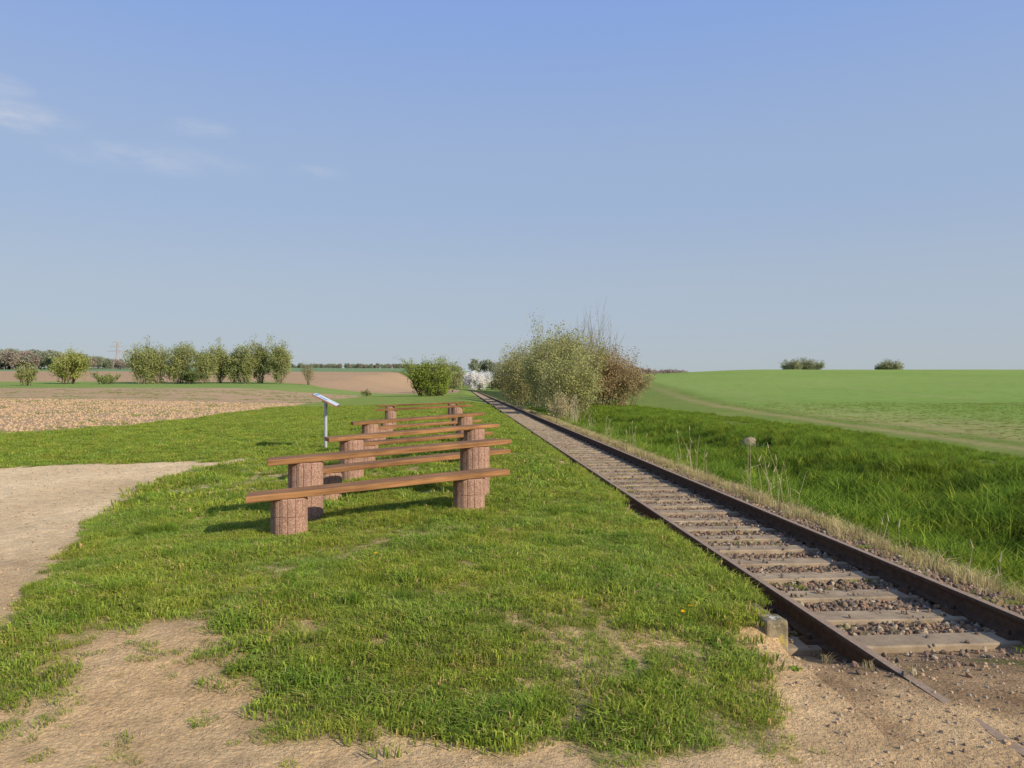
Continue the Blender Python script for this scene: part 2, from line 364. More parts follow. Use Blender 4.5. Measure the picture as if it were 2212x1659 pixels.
def rosette(name,n,L,c,seed,flower=False):
    r=np.random.default_rng(seed); V=[];C=[];Q=[];T=[]
    for i in range(n):
        a=i*2.4+r.uniform(-.3,.3); l=L*r.uniform(.6,1.1); w=l*.13; up=r.uniform(.2,.9)
        d=np.array([math.cos(a),math.sin(a),0]); s=np.array([-math.sin(a),math.cos(a),0])
        pts=[(0,0,.3),(.35,.35,.9),(.7,.42,1.2)]
        b=len(V); cc=np.array(c)*r.uniform(.6,1.5)
        for t,z,ww in pts:
            p=d*l*t+np.array([0,0,l*z*up]); V+=[p+s*w*ww,p-s*w*ww]; C+=[cc*.8,cc]
        V.append(d*l+np.array([0,0,l*.2*up])); C.append(cc)
        Q+=[(b,b+1,b+3,b+2),(b+2,b+3,b+5,b+4)]; T.append((b+4,b+5,b+6))
    if flower:
        for j in range(2):
            cx,cy=r.uniform(-.05,.05,2); b=len(V)
            V.append(np.array([cx,cy,.09])); C.append(np.array([.8,.5,.01]))
            for q in range(8):
                V.append(np.array([cx+.016*math.cos(q*.785),cy+.016*math.sin(q*.785),.095])); C.append(np.array([.85,.6,.02]))
            T+=[(b,b+1+q,b+1+(q+1)%8) for q in range(8)]
    return build(name,np.array(V),[(np.array(Q),0),(np.array(T),0)],[M_grass],np.array(C),link=False)
ros=[rosette('ros_a',16,.10,(.17,.26,.045),1),rosette('ros_b',22,.08,(.22,.31,.06),2)]
rosf=[rosette('ros_c',14,.12,(.14,.23,.04),3,True)]
cl=[(1.35,4.9),(1.5,5.6),(1.55,4.5),(-.9,4.35),(-1.2,4.6),(.9,6.2),(1.6,6.3),(-.3,4.0),(1.0,4.0),(-.8,5.4),(.2,4.6),(1.25,5.1),(1.65,5.35)]
xw=[];yw=[];xg=[];yg=[]
for cx,cy in cl:
    for j in range(6): xw.append(cx+random.gauss(0,.15)); yw.append(cy+random.gauss(0,.11))
    for j in range(40): xg.append(cx+random.gauss(0,.17)); yg.append(cy+random.gauss(0,.13))
a,b=scat(420,-4,1.9,3.8,12); k=lawn_mask(a,b)>.3; xw=np.append(xw,a[k]); yw=np.append(yw,b[k])
place('broadleaf_weeds',xw,yw,rng.uniform(.4,1.0,len(xw)),ros)
xg=np.array(xg);yg=np.array(yg); k=xg<1.95; place('tall_grass',xg[k],yg[k],rng.uniform(.7,1.5,k.sum()),lawn_src)
place('dandelion',np.array([1.42,1.5,-.75,-1.2]),np.array([4.85,4.95,6.55,9.2]),np.array([.9,.8,.8,.9]),rosf)
a,b=scat(9000,-75,-13,26,115); k=(field_mask(a,b)>.6)&(fbm(a,b,2.2,71)>.57)&(a>-.66*b-2); a,b=a[k],b[k]
place('field_weeds',a,b,rng.uniform(.5,1.3,len(a)),crop_src)
a,b=scat(1100,-3.4,1.8,3.2,5.6); k=(fbm(a,b,.3,72)>.58)&(lawn_mask(a,b)<.5); a,b=a[k],b[k]
place('grass_sprigs',a,b,rng.uniform(.3,.8,len(a)),lawn_src)
def stone(name,seed,mat,flat=.7,sub=1):
    r=random.Random(seed); bm=bmesh.new(); bmesh.ops.create_icosphere(bm,subdivisions=sub,radius=1)
    for v in bm.verts: v.co*=r.uniform(.7,1.15); v.co.z*=flat; v.co.x*=1.2
    me=bpy.data.meshes.new(name); bm.to_mesh(me); bm.free(); me.materials.append(mat); return bpy.data.objects.new(name,me)
M_s2=simple('stone_red_mat',(.23,.135,.085),(.35,.22,.145),14,.9); M_s3=simple('stone_pale_mat',(.48,.39,.28),(.34,.27,.19),14,.9)
M_s4=simple('stone_dark_mat',(.10,.08,.062),(.18,.14,.105),14,.9)
st=[stone('st%d'%i,i,[M_stone,M_s2,M_s4,M_stone,M_s4,M_stone,M_s2,M_s4,M_s3][i]) for i in range(9)]
a,b=scat(70000,2.14,5.1,4.3,34); p=np.interp(b,[4.3,5.2,5.6,16,34],[.05,.15,1,.55,.25])*np.interp(a,[2.1,4.4,4.7,5.1],[1,1,.5,.1])
ph=np.abs(((b-4.72+.315)%.63)-.315); onsl=(ph<.15)&(a<4.5)
p=np.where(onsl,p*.08,p)*np.clip(.3+1.4*fbm(a,b,.8,73),.3,1)
k=rng.uniform(0,1,len(a))<p; a,b,onsl=a[k],b[k],onsl[k]
zz=np.where(onsl,-.297,hz(a,b)+.006); n=len(a)
instancer('ballast_gravel',np.stack([a,b,zz],-1),rng.uniform(.012,.032,n)*np.interp(b,[5,30],[1,1.2])*np.where(onsl,.65,1),rng.normal(0,1.5,(n,3)),st)
pbs=[stone('pb%d'%i,20+i,[M_stone,M_clod,M_s3][i]) for i in range(3)]
a,b=scat(9000,-6,6,3.0,7); k=(rng.uniform(0,1,len(a))<(1-lawn_mask(a,b))*.9)&((a<2.1)|(b<5.0)); a,b=a[k],b[k]
place('pebbles',a,b,rng.uniform(.002,.007,len(a))*(1+1.2*(a>1.8)),pbs,1.5)
a,b=scat(5000,-12,-3,5,16); k=lawn_mask(a,b)<.05; a,b=a[k],b[k]
place('pebbles',a,b,rng.uniform(.004,.016,len(a)),[stone('pc%d'%i,26+i,[M_stone,M_clod,M_s3][i]) for i in range(3)],1.5)
a,b=scat(15000,-50,-13,25.5,70); k=(field_mask(a,b)>.5)&(a>-.66*b-2); a,b=a[k],b[k]
place('soil_clods',a,b,rng.uniform(.025,.08,len(a)),[stone('cd%d'%i,30+i,M_clod) for i in range(3)],1.5)
# ---------------------------------------------------------------- railway
def empty(name,loc=(0,0,0),rz=0):
    e=bpy.data.objects.new(name,None); e.location=loc; e.rotation_euler=(0,0,rz); S.collection.objects.link(e); return e
trk=empty('railway_track')
ty=np.concatenate([np.arange(-4,200,4.0),np.arange(200,330,3.0)])
def rail(off,name):
    prof=[(-.07,0),(-.07,.012),(-.012,.03),(-.010,.115),(-.036,.128),(-.036,.150),(-.028,.160),(.028,.160),(.036,.150),(.036,.128),(.010,.115),(.012,.03),(.07,.012),(.07,0)]
    V=[];n=len(prof)
    for y in ty:
        x0=float(trackx(y))+off
        for px,pz in prof: V.append((x0+px,y,-.31+pz))
    Fs=[];Fh=[]
    for i in range(len(ty)-1):
        for j in range(n):
            q=(i*n+j,i*n+(j+1)%n,(i+1)*n+(j+1)%n,(i+1)*n+j)
            (Fh if j in(6,) else Fs).append(q)
    o=build(name,V,[(np.array(Fs),0),(np.array(Fh),1)],[M_rust,M_head]); o.parent=trk
rail(-.7525,'rail_left'); rail(.7525,'rail_right')
BX=np.array([(-1,-1,0),(1,-1,0),(1,1,0),(-1,1,0),(-1,-1,1),(1,-1,1),(1,1,1),(-1,1,1)],float)
BF=np.array([(0,1,5,4),(1,2,6,5),(2,3,7,6),(3,0,4,7),(4,5,6,7),(3,2,1,0)])
def addbox(V,Fq,c,hx,hy,h,tap=1.0,rz=0):
    b=BX.copy(); b[4:,:2]*=tap; b=b*np.array([hx,hy,h])
    if rz: cs,sn=math.cos(rz),math.sin(rz); b[:,:2]=b[:,:2]@np.array([[cs,sn],[-sn,cs]])
    k=sum(len(v) for v in V); V.append(b+np.array(c)); Fq.append(BF+k)
V=[];Fq=[];y=4.72;Vb=[];Fb=[]
while y<325:
    x0=float(trackx(y)); j=random.uniform(-.010,.005)
    addbox(V,Fq,(x0+random.uniform(-.02,.02),y,-.456+j),1.16,.135,.15,.94,random.uniform(-.015,.015))
    if y<45:
        for off in(-.7525,.7525):
            for sd in(-1,1):
                addbox(Vb,Fb,(x0+off+sd*.105,y,-.314),.045,.075,.035,.8)
                addbox(Vb,Fb,(x0+off+sd*.10,y,-.279),.018,.018,.03,.9,.4)
    y+=.63
o=build('sleepers',np.concatenate(V),[(np.concatenate(Fq),0)],[M_conc]); o.parent=trk
bv=o.modifiers.new('bevel','BEVEL'); bv.width=.012; bv.segments=1
o=build('rail_fasteners',np.concatenate(Vb),[(np.concatenate(Fb),0)],[M_rust]); o.parent=trk
V=[];Fq=[];y=5.0
while y<150:
    addbox(V,Fq,(2.05+random.uniform(-.008,.008),y+.495,-.42),.065,.49,.41+random.uniform(-.012,.012),.97,random.uniform(-.008,.008)); y+=1.0
addbox(V,Fq,(2.04,4.90,-.40),.08,.085,.42,.94,.06)
o=build('platform_kerb',np.concatenate(V),[(np.concatenate(Fq),0)],[M_kerb]); bv=o.modifiers.new('bevel','BEVEL'); bv.width=.018; bv.segments=2
# ---------------------------------------------------------------- benches and tables
def post_mesh(h,r):
    ns=14; V=[];ang=[]
    for i in range(ns):
        a0=2*math.pi*i/ns; d=2*math.pi/ns
        ang+=[(a0,.945),(a0+d*.09,.99),(a0+d*.5,1.01),(a0+d*.91,.99)]
    zs=[-.25,h*.52-.006,h*.52,h*.52+.006,h-.012,h]; rs=[1,1,.96,1,1,.965]
    for z,k in zip(zs,rs):
        for a,q in ang: V.append((r*q*k*math.cos(a),r*q*k*math.sin(a),z))
    n=len(ang);F=[]
    for i in range(len(zs)-1):
        for j in range(n): F.append((i*n+j,i*n+(j+1)%n,(i+1)*n+(j+1)%n,(i+1)*n+j))
    V.append((0,0,h)); c=len(V)-1; T=[((len(zs)-1)*n+j,(len(zs)-1)*n+(j+1)%n,c) for j in range(n)]
    return V,np.array(F),np.array(T)
def seatset(kind,pl,pr,r=.185,over=.50,wid=.33):
    h=.39 if kind=='park_bench' else .655
    xm,ym=(pl[0]+pr[0])/2,(pl[1]+pr[1])/2; L=math.hypot(pr[0]-pl[0],pr[1]-pl[1]); rz=math.atan2(pr[1]-pl[1],pr[0]-pl[0])
    zl=float(hz(pl[0],pl[1],False)); zr=float(hz(pr[0],pr[1],False)); zm=(zl+zr)/2
    e=empty(kind,(xm,ym,zm),rz)
    for nm,sx,dz in(('post_left',-1,zl-zm),('post_right',1,zr-zm)):
        V,F,T=post_mesh(h,r); o=build(nm,V,[(F,0),(T,0)],[M_agg]); o.parent=e; o.location=(sx*L/2,0,dz); o.rotation_euler=(0,0,random.uniform(0,6))
    th=.065; hl=L/2+over
    bm=bmesh.new(); nseg=14
    prof=[(-wid/2,.0),(-wid/2,th),(wid/2,th),(wid/2,0)]
    rings=[]
    for i in range(nseg+1):
        t=-hl+2*hl*i/nseg; ring=[]
        wob=random.uniform(-.004,.004)
        for py,pz in prof:
            tt=t
            if i==0: tt+=(.10 if py>0 else 0)
            if i==nseg: tt-=(.10 if py>0 else 0)
            ring.append(bm.verts.new((tt,py+wob,pz)))
        rings.append(ring)
    for i in range(nseg):
        for j in range(4): bm.faces.new((rings[i][j],rings[i][(j+1)%4],rings[i+1][(j+1)%4],rings[i+1][j]))
    bm.faces.new(rings[0][::-1]); bm.faces.new(rings[-1]); bmesh.ops.recalc_face_normals(bm,faces=bm.faces)
    me=bpy.data.meshes.new('plank'); bm.to_mesh(me); bm.free(); me.materials.append(M_wood)
    o=bpy.data.objects.new('seat_plank' if kind=='park_bench' else 'table_top',me); S.collection.objects.link(o); o.parent=e
    tilt=math.atan2(zr-zl,L); o.location=(0,0,h+.004); o.rotation_euler=(0,-tilt,0)
    bv=o.modifiers.new('bevel','BEVEL'); bv.width=.008; bv.segments=2
seatset('park_bench',(-1.80,8.02),(.07,8.95),over=.47)
seatset('picnic_table',(-1.84,9.05),(.16,10.25),r=.20)
seatset('park_bench',(-1.80,10.3),(.2,11.7),over=.56)
seatset('picnic_table',(-1.82,12.6),(.21,14.2),r=.195)
seatset('park_bench',(-1.85,14.6),(.12,15.9))
seatset('picnic_table',(-2.1,17.4),(.05,18.9))
seatset('park_bench',(-2.15,19.6),(0,20.6))
seatset('park_bench',(-2.3,23.2),(-.15,23.5))
seatset('picnic_table',(-2.35,25),(-.2,25.3))
seatset('picnic_table',(-2.85,30),(-.4,29.6))
# ---------------------------------------------------------------- information sign
M_metal=simple('galvanised_mat',(.50,.52,.54),(.42,.44,.46),20,.45,.1,metal=.4)
M_white=simple('sign_panel_mat',(.66,.70,.74),(.58,.63,.68),6,.35,.0)
M_blue=simple('sign_print_blue_mat',(.16,.30,.50),(.25,.40,.58),6,.35,0)
M_redf=simple('sign_frame_mat',(.24,.12,.09),(.30,.16,.12),6,.5,.1)
sx,sy=-3.36,18.9; sz=float(hz(sx,sy,False))
e=empty('information_sign',(sx,sy,sz),math.radians(5))
ns=12;ring=[]
for z in(-.2,1.14):
    for i in range(ns): ring.append((.042*math.cos(2*math.pi*i/ns),.042*math.sin(2*math.pi*i/ns),z))
F=np.array([(i,(i+1)%ns,ns+(i+1)%ns,ns+i) for i in range(ns)])
o=build('sign_post',ring,[(F,0)],[M_metal],smooth=True); o.parent=e
tl=math.radians(27)
def board(nm,c,hx,hy,h,m):
    V=[];Fq=[];addbox(V,Fq,c,hx,hy,h); o=build(nm,V[0],[(Fq[0],0)],[m]); o.parent=e; o.location=(0,0,1.19); o.rotation_euler=(math.radians(1.5),tl,0); return o
board('sign_frame',(0,0,0),.33,.44,.035,M_redf); board('sign_panel',(0,0,.036),.31,.42,.004,M_white)
board('sign_heading',(-.25,0,.041),.04,.38,.003,M_blue); board('sign_picture',(-.06,-.2,.041),.10,.14,.003,M_blue)
board('sign_bracket',(0,0,-.06),.07,.07,.058,M_metal)
# ---------------------------------------------------------------- trees
def tubes(seg,k=4):
    p0,p1,r0,r1=[np.array(a,float) for a in zip(*seg)]
    d=p1-p0; d/=np.linalg.norm(d,axis=1,keepdims=True)+1e-9
    up=np.where(np.abs(d[:,2:3])>.9,np.array([[1.,0,0]]),np.array([[0,0,1.]]))
    u=np.cross(d,up); u/=np.linalg.norm(u,axis=1,keepdims=True); v=np.cross(d,u)
    n=len(p0); A=[]
    for P,R in((p0,r0),(p1,r1)):
        for i in range(k):
            a=2*math.pi*i/k; A.append(P+(u*math.cos(a)+v*math.sin(a))*R[:,None])
    V=np.stack(A,1).reshape(-1,3); b=np.arange(n)*2*k
    F=np.concatenate([np.stack([b+i,b+(i+1)%k,b+k+(i+1)%k,b+k+i],-1) for i in range(k)])
    return V,F
def tree(name,loc,h,w,stems=1,leaves=6000,ls=.12,c0=(.1,.2,.03),c1=(.2,.3,.05),seed=0,depth=4,spread=.5,trunk=.25,r0=None,clump=.05,bark=(.14,.11,.08),droop=0,link=True,low=.0,fan=4,fill=.5,zlow=.04,nfc=70,ft=.86,plume=0,sgk=1.0):
    r=random.Random(seed); rn=np.random.default_rng(seed)
    seg=[];tips=[]
    def grow(p,d,l,rad,dep):
        nseg=3
        for i in range(nseg):
            d=(d+Vector((r.gauss(0,.12),r.gauss(0,.12),r.gauss(0,.08)+.05-droop*(depth-dep)*.04))).normalized()
            q=p+d*l/nseg; ra=rad*(1-.18*i); seg.append((tuple(p),tuple(q),ra,ra*.82)); 
            if dep<=1: tips.append((tuple(q),dep))
            p=q
            if dep>0 and (i>0 or dep<depth):
                for _ in range(1 if i<2 else fan-2):
                    ax=Vector((r.gauss(0,1),r.gauss(0,1),r.gauss(0,.5))).normalized()
                    nd=(d+ax*spread*r.uniform(.7,1.5)).normalized()
                    grow(p,nd,l*r.uniform(.55,.8),rad*.5,dep-1)
    if r0 is None: r0=h*.018
    for s in range(stems):
        if stems==1: p=Vector((0,0,-.3)); d=Vector((0,0,1)); 
        else:
            a=r.uniform(0,6.283); q=math.sqrt(r.random())*.22*w; p=Vector((math.cos(a)*q,math.sin(a)*q,-.2)); d=Vector((math.cos(a)*.45*q/(.2*w),math.sin(a)*.45*q/(.2*w),1)).normalized()
        grow(p,d,h*(trunk+.12 if stems==1 else .33)*r.uniform(.7,1.2),r0,depth)
    V,F=tubes(seg); T=np.array([t[0] for t in tips])
    hi=np.percentile(T[:,2],99); sc=np.array([w/2/np.percentile(np.abs(T[:,0]),97),w/2/np.percentile(np.abs(T[:,1]),97),h/hi])
    V=V*sc; T=T*sc
    T=T[T[:,2]>low*h]
    nc=len(T); cw=rn.uniform(0.05,1,nc)**1.2; cw/=cw.sum()
    nb=int(leaves*(1-fill)); nf=leaves-nb
    ci=rn.choice(nc,nb,p=cw); cc=rn.uniform(0,1,nc)
    c=T[ci]+rn.normal(0,clump*h,(nb,3))*np.array([1,1,.8]); tcol=cc[ci]
    if nf:
        dd=rn.normal(0,1,(nfc,3)); dd/=np.linalg.norm(dd,axis=1,keepdims=True); dd*=(rn.uniform(.15,1,(nfc,1))**.5)*.86
        zl=zlow*h; cen=np.array([0,0,(h*ft+zl)/2]); rad=np.array([w/2,w/2,(h*ft-zl)/2])
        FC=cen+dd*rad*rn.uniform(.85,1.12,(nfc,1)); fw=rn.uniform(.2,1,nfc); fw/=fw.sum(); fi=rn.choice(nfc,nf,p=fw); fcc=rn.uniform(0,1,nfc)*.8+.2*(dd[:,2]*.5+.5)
        sg=.075*min(h,w)*rn.uniform(.5,1.5,nfc)*sgk
        vs=np.array([1,1,1+plume])
        c=np.concatenate([c,FC[fi]+rn.normal(0,1,(nf,3))*sg[fi][:,None]*vs]); tcol=np.concatenate([tcol,fcc[fi]])
    c[:,2]=np.where(c[:,2]<.05,.05+np.abs(c[:,2])*.5,c[:,2])
    u=rn.normal(0,1,(leaves,3)); u/=np.linalg.norm(u,axis=1,keepdims=True)
    v=rn.normal(0,1,(leaves,3)); v-=u*(u*v).sum(1,keepdims=True); v/=np.linalg.norm(v,axis=1,keepdims=True)
    s=(ls*rn.uniform(.5,1.2,leaves))[:,None]
    LV=np.stack([c-u*s,c+v*s*.5,c+u*s,c-v*s*.5],1).reshape(-1,3)
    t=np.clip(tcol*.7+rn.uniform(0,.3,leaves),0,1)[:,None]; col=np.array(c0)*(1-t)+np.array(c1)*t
    LF=np.arange(leaves*4).reshape(-1,4)+len(V)
    C=np.concatenate([np.tile(np.array(bark),(len(V),1))*rn.uniform(.8,1.2,(len(V),1)),np.repeat(col,4,0)])
    o=build(name,np.concatenate([V,LV]),[(F,0),(LF,0)],[M_leaf],C,link=link)
    if link:
        z=float(hz(loc[0],loc[1],False)) if len(loc)==2 else loc[2]
        o.location=(loc[0],loc[1],z)
    return o
sb=(.36,.30,.20)
tree('shrub',(7.0,49),4.9,3.6,stems=20,leaves=14000,ls=.07,c0=(.29,.30,.11),c1=(.56,.56,.24),seed=1,depth=3,clump=.04,bark=sb,spread=.42,r0=.03,fill=.3,plume=.8)
tree('shrub',(8.2,58),6.3,4.8,stems=20,leaves=20000,ls=.08,c0=(.24,.25,.09),c1=(.50,.49,.20),seed=2,depth=3,clump=.045,bark=sb,r0=.04,spread=.45,fill=.4,plume=.6,sgk=.85)
tree('shrub',(10.4,59),4.9,5.0,stems=22,leaves=16000,ls=.075,c0=(.31,.22,.12),c1=(.52,.40,.21),seed=3,depth=3,clump=.045,bark=(.34,.25,.16),r0=.03,fill=.45)
tree('shrub',(12.5,60),4.2,5.0,stems=22,leaves=16000,ls=.075,c0=(.30,.23,.13),c1=(.48,.39,.21),seed=33,depth=3,clump=.05,bark=(.34,.24,.16),r0=.03,fill=.5)
tree('shrub',(8.0,70),7.7,6.4,stems=22,leaves=22000,ls=.095,c0=(.24,.26,.10),c1=(.50,.50,.21),seed=4,depth=3,clump=.045,bark=sb,r0=.04,fill=.4,plume=.6,sgk=.85)
tree('shrub',(7.4,84),7.0,6.0,stems=16,leaves=20000,ls=.105,c0=(.24,.24,.10),c1=(.48,.46,.20),seed=5,depth=3,clump=.05,bark=sb,r0=.04,fill=.45,sgk=.85)
tree('shrub',(6.9,100),6.7,6.0,stems=16,leaves=17000,ls=.115,c0=(.24,.23,.10),c1=(.45,.42,.19),seed=15,depth=3,clump=.05,bark=sb,r0=.04,fill=.5)
tree('bare_tree',(10.4,64),8.2,5.0,stems=10,leaves=300,ls=.05,c0=(.3,.25,.15),c1=(.4,.33,.2),seed=6,depth=3,bark=(.36,.30,.23),r0=.065,spread=.30,fill=0)
tree('shrub',(6.0,47),2.0,1.8,stems=16,leaves=2200,ls=.05,c0=(.45,.38,.21),c1=(.58,.50,.29),seed=7,depth=2,bark=(.48,.40,.26),r0=.015,fill=.3)
tree('green_bush',(-4.4,112),5.2,6.8,stems=16,leaves=24000,ls=.13,c0=(.18,.25,.045),c1=(.42,.49,.11),seed=8,depth=3,clump=.05,fill=.65,zlow=.0,sgk=.9)
tree('green_bush',(-3.5,170),7.2,7.5,stems=10,leaves=12000,ls=.19,c0=(.28,.30,.14),c1=(.44,.46,.23),seed=9,depth=3,clump=.06,fill=.6)
tree('blossoming_tree',(5.0,285),7.0,10.5,stems=8,leaves=30000,ls=.22,c0=(.86,.83,.79),c1=(.95,.94,.92),seed=10,depth=3,clump=.08,low=.05,fill=.9,zlow=0,ft=.98,bark=(.4,.36,.32),r0=.06)
tree('shrub',(13,300),5.5,8,stems=10,leaves=7000,ls=.3,c0=(.30,.28,.17),c1=(.43,.41,.23),seed=11,depth=3,clump=.06,fill=.6)
tree('shrub',(-3,335),7,11,stems=10,leaves=7000,ls=.3,c0=(.29,.29,.19),c1=(.41,.41,.25),seed=12,depth=3,clump=.06,fill=.6)
tree('shrub',(19,330),7.5,14,stems=10,leaves=9000,ls=.3,c0=(.29,.29,.19),c1=(.41,.41,.25),seed=13,depth=3,clump=.06,fill=.6)
W0,W1=(.23,.26,.10),(.47,.49,.20)
for i,(px,D,h,w) in enumerate([(333,183,8.5,6.2),(360,186,9.3,6.5),(398,185,9.4,6.8),(460,186,8.2,5.2),(488,190,9.4,4.4),(516,187,8.4,4.2),(541,186,8.7,4.2),(571,188,9.9,4.8),(610,184,10.1,5.0)]):
    tree('willow_tree',((px-1000)/1640*D,D),h,w,stems=10,leaves=9500,ls=.20,c0=W0,c1=W1,seed=50+i,depth=3,clump=.042,bark=(.26,.22,.15),r0=.11,low=.05,spread=.34,fill=.45,zlow=.02,plume=1.0,nfc=42,sgk=.9)
tree('willow_tree',((170-1000)/1640*178,178),7.2,8.6,stems=8,leaves=10000,ls=.21,c0=(.27,.29,.08),c1=(.50,.51,.16),seed=70,depth=3,clump=.055,r0=.12,fill=.5,nfc=45)
tree('shrub',((95-1000)/1640*150,150),4.2,3.6,stems=8,leaves=4000,ls=.15,c0=(.27,.28,.11),c1=(.46,.46,.20),seed=71,depth=3)
tree('shrub',((255-1000)/1640*175,175),2.4,5,stems=8,leaves=3500,ls=.16,c0=(.22,.26,.09),c1=(.37,.40,.16),seed=72,depth=3)
tree('shrub',((673-1000)/1640*170,170),4.8,3.0,stems=6,leaves=1500,ls=.13,c0=(.30,.27,.15),c1=(.44,.40,.21),seed=73,depth=3,r0=.05)
tree('shrub',((428-1000)/1640*182,182),3.2,4.5,stems=8,leaves=4500,ls=.2,c0=(.13,.16,.06),c1=(.22,.26,.10),seed=76,depth=3)
tree('shrub',((793-1000)/1640*120,120),1.1,1.6,stems=6,leaves=900,ls=.1,c0=(.30,.29,.12),c1=(.40,.40,.18),seed=74,depth=2)
for i,(px,D,h,w) in enumerate([(1728,215,4.3,5.0),(1752,219,5.0,5.5),(1778,216,4.5,5.0),(1938,217,4.4,5.0),(1962,215,4.2,5.0)]):
    tree('crest_tree',((px-1000)/1640*D,D),h,w,stems=6,leaves=4500,ls=.19,c0=(.26,.28,.16),c1=(.41,.42,.23),seed=90+i,depth=3,clump=.07,fill=.45,nfc=35,ft=.9,bark=(.28,.25,.2))  # leaf colours lightened so the haze of distance is painted in
fsA=[tree('fa%d'%i,(0,0,0),15,10,stems=1,leaves=1100,ls=.85,c0=(.25,.28,.19),c1=(.37,.39,.26),seed=100+i,depth=3,clump=.07,link=False,low=.15,fill=.4,zlow=.2,bark=(.28,.26,.2)) for i in range(3)]  # far woods: haze put into the leaf colour, paler and bluer
fsB=[tree('fb%d'%i,(0,0,0),14,10,stems=1,leaves=900,ls=.85,c0=(.34,.28,.24),c1=(.44,.36,.29),seed=110+i,depth=3,clump=.07,link=False,low=.15,fill=.4,zlow=.2,bark=(.34,.28,.23)) for i in range(3)]  # bare brown far woods, colour also lightened in place of haze
def forest(name,px0,px1,D0,D1,n,sc,src):
    px=rng.uniform(px0,px1,n); D=rng.uniform(D0,D1,n); x=(px-1000)/1640*D
    z=hz(x,D)-.3; s=rng.uniform(.8,1.1,n)*(sc(px) if callable(sc) else sc)
    instancer(name,np.stack([x,D,z],-1),s,np.stack([0*z,0*z,rng.uniform(0,6.28,n)],-1),src)
forest('distant_forest',-500,310,590,680,560,lambda p:np.interp(p,[-500,130,220,310],[1.05,.95,.68,.4]),fsA+fsB[:2])
forest('distant_forest',250,1000,960,1080,560,.45,fsA+fsB[:1])
forest('distant_forest',1290,1560,480,560,190,lambda p:np.interp(p,[1290,1450,1560],[.66,.55,.3]),fsB)
forest('distant_forest',1020,1300,430,520,90,.6,fsA)
# ---------------------------------------------------------------- pylon, pole, boulder, reeds
def pylon():
    px,D=278,620; x=(px-1000)/1640*D; z=float(hz(x,D,False)); seg=[]
    def s(a,b,r=.12): seg.append((a,b,r,r))
    lv=[0,6,11,15,18,20.5,23,26]; wd=lambda t:2.6*(1-t/26)**.9+.25
    c=[[(sx*wd(t),sy*wd(t),t) for sx,sy in((-1,-1),(1,-1),(1,1),(-1,1))] for t in lv]
    for i in range(len(lv)-1):
        for j in range(4):
            s(c[i][j],c[i+1][j],.13); s(c[i][j],c[i+1][(j+1)%4],.06); s(c[i][(j+1)%4],c[i+1][j],.06)
    for t,L in((18,8),(22,6),(25,4)):
        s((-L,0,t),(L,0,t),.12); s((-L,0,t),(0,0,t+1.5),.08); s((L,0,t),(0,0,t+1.5),.08)
    V,F=tubes(seg); o=build('transmission_tower',V,[(F,0)],[simple('pylon_mat',(.42,.37,.36),(.46,.40,.38),1,.8)]); o.location=(x,D,z-4)
pylon()
seg=[((0,0,0),(0,0,8.5),.14,.10),((-.9,0,7.9),(.9,0,7.9),.07,.07),((-.7,0,7.9),(-.7,0,8.15),.05,.03),((.7,0,7.9),(.7,0,8.15),.05,.03),((.0,0,6),(.6,0,7.9),.04,.04)]
V,F=tubes(seg,6); D=330;x=(882-1000)/1640*D; o=build('utility_pole',V,[(F,0)],[M_bark]); o.location=(x,D,float(hz(x,D,False)))
bo=stone('boulder',77,simple('boulder_mat',(.22,.16,.115),(.35,.27,.19),3,.9,.6,dist=.02),.7,3)
bm=bmesh.new(); bm.from_mesh(bo.data)
for v in bm.verts:
    n=v.co.normalized(); v.co=n*(1+.18*math.sin(3*n.x+1)+.12*math.sin(5*n.y+n.z*4)+random.uniform(-.02,.02)); v.co.z*=.75
bm.to_mesh(bo.data); bm.free()
S.collection.objects.link(bo); bo.scale=(.29,.25,.28); bo.location=(9.2,24,float(hz(9.2,24))+.12)
seg=[]
for (cx,cy,n,hh) in [(5.45,12.8,9,1.05),(5.65,13.3,5,.9),(5.5,17.7,8,1.0),(5.8,20,6,.9),(6.0,15.6,4,.8),(5.5,24,8,.9),(5.6,29,9,1.0),(5.9,35,12,1.1),(6.1,41,18,1.4),(6.4,43.5,24,1.8),(5.4,9.3,4,.5),(5.3,7.6,3,.35)]:
    for i in range(n):
        x=cx+random.gauss(0,.17); y=cy+random.gauss(0,.35); z=float(hz(x,y)); h=hh*random.uniform(.5,1.1); lx,ly=random.gauss(0,.14)*h,random.gauss(0,.1)*h
        p=[(x,y,z-.05),(x+lx*.3,y+ly*.3,z+h*.5),(x+lx,y+ly,z+h)]
        seg.append((p[0],p[1],.0045,.004)); seg.append((p[1],p[2],.004,.002))
        if random.random()<.6: 
            q=p[2]; seg.append((q,(q[0]+random.uniform(-.05,.05),q[1],q[2]+.10),.012,.003))
        if random.random()<.6:
            q=p[1]; seg.append((q,(q[0]+random.uniform(-.2,.2),q[1]+random.uniform(-.1,.1),q[2]+random.uniform(-.02,.12)),.005,.001))
V,F=tubes(seg); build('dry_reeds',V,[(F,0)],[simple('reed_mat',(.62,.52,.32),(.50,.41,.24),8,.8)])
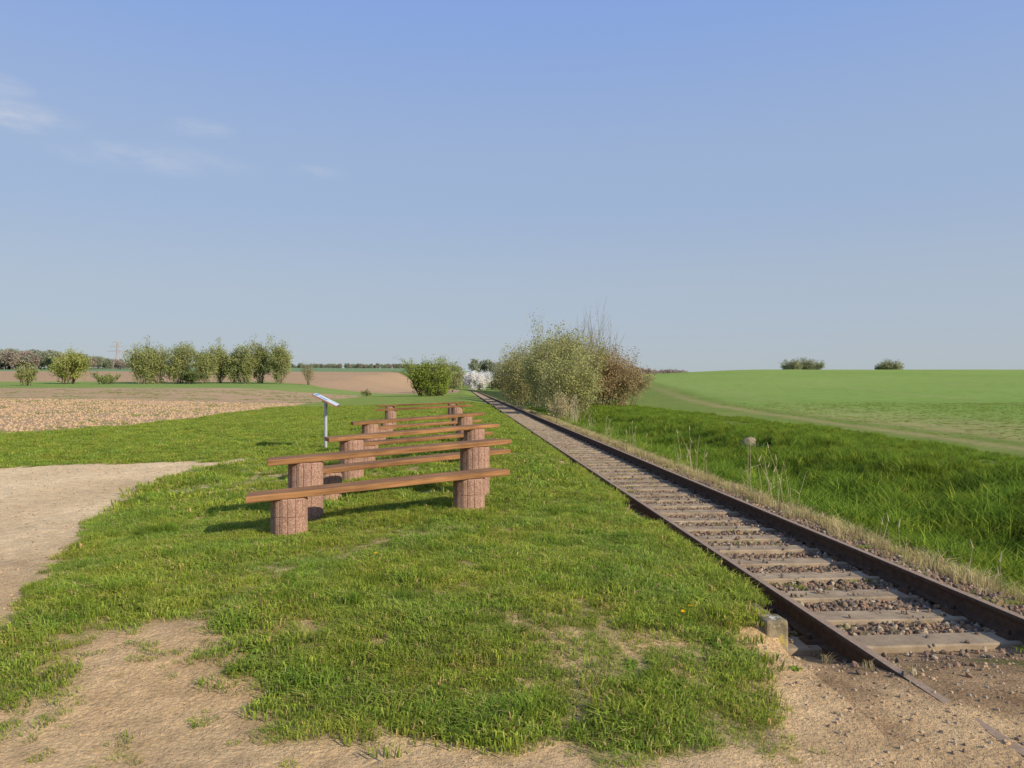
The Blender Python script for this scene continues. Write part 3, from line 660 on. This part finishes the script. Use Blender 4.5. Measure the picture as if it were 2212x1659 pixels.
# ---------------------------------------------------------------- light
EL=28.0; tv=Vector((-.72,.69,0)).normalized()
el=math.radians(EL); tosun=Vector((-tv.x*math.cos(el),-tv.y*math.cos(el),math.sin(el)))
sl=bpy.data.lights.new('sun','SUN'); sl.energy=5.0; sl.angle=math.radians(.5); sl.color=(1,.89,.69)
so=bpy.data.objects.new('sun',sl); so.rotation_euler=tosun.to_track_quat('Z','Y').to_euler(); S.collection.objects.link(so)
w=bpy.data.worlds.new('World'); S.world=w; w.use_nodes=True; nt=w.node_tree; nt.nodes.clear()
out=N(nt,'ShaderNodeOutputWorld'); bg=N(nt,'ShaderNodeBackground'); sk=N(nt,'ShaderNodeTexSky'); sk.sky_type='NISHITA'; sk.sun_disc=False
sk.sun_elevation=el; sk.sun_rotation=math.atan2(tosun.x,tosun.y); sk.air_density=1.0; sk.dust_density=1.5; sk.ozone_density=1.5; sk.altitude=0
bg.inputs[1].default_value=.15
g=N(nt,'ShaderNodeTexCoord').outputs['Generated']
sz_=N(nt,'ShaderNodeSeparateXYZ'); nt.links.new(g,sz_.inputs[0])
cr=N(nt,'ShaderNodeValToRGB'); nt.links.new(sz_.outputs[2],cr.inputs[0]); cr.color_ramp.interpolation='EASE'
els=cr.color_ramp.elements; els[0].position=0; els[0].color=(.45,.51,.56,1); els[1].position=1; els[1].color=(.18,.27,.52,1)
for p,c in((.10,(.415,.49,.60,1)),(.25,(.345,.455,.665,1)),(.48,(.25,.39,.76,1))):
    q=els.new(p); q.color=c
hz_c=N(nt,'ShaderNodeVectorMath',operation='SCALE'); nt.links.new(cr.outputs[0],hz_c.inputs[0]); hz_c.inputs['Scale'].default_value=1/.15
skc=mixc(nt,.90,sk.outputs[0],hz_c.outputs[0])
mask=None
for (px,py,wx,wz,st_) in [(50,268,90,26,.6),(0,205,60,22,.55),(440,290,60,16,.36),(345,355,160,28,.28),(690,378,50,16,.2),(160,283,40,14,.25)]:
    d=Vector(((px-1000)/1640,1,(833-py)/1640)).normalized()
    sb_=N(nt,'ShaderNodeVectorMath',operation='SUBTRACT'); nt.links.new(g,sb_.inputs[0]); sb_.inputs[1].default_value=d
    ml=N(nt,'ShaderNodeVectorMath',operation='MULTIPLY'); nt.links.new(sb_.outputs[0],ml.inputs[0]); ml.inputs[1].default_value=(1640/wx,4,1640/wz)
    ln=N(nt,'ShaderNodeVectorMath',operation='LENGTH'); nt.links.new(ml.outputs[0],ln.inputs[0])
    m_=mrange(nt,ln.outputs['Value'],0,1.3,st_,0)
    if mask is None: mask=m_
    else:
        ad=N(nt,'ShaderNodeMath',operation='MAXIMUM'); nt.links.new(mask,ad.inputs[0]); nt.links.new(m_,ad.inputs[1]); mask=ad.outputs[0]
mp=N(nt,'ShaderNodeMapping'); mp.inputs['Scale'].default_value=(14,14,45); nt.links.new(g,mp.inputs[0])
nz=mrange(nt,noise(nt,1.3,6,mp.outputs[0],.6),.35,.7,0,1.3)
mm=N(nt,'ShaderNodeMath',operation='MULTIPLY'); nt.links.new(mask,mm.inputs[0]); nt.links.new(nz,mm.inputs[1])
nt.links.new(mixc(nt,mm.outputs[0],skc,(4.4,4.5,4.9)),bg.inputs[0]); nt.links.new(bg.outputs[0],out.inputs[0])
# ---------------------------------------------------------------- camera
cam=bpy.data.cameras.new('camera'); cam.sensor_width=36; cam.lens=26.7; cam.clip_start=.05; cam.clip_end=8000
co=bpy.data.objects.new('camera',cam); co.location=(0,0,1.55); co.rotation_euler=(math.radians(90.12),0,math.radians(-3.7)); S.collection.objects.link(co); S.camera=co
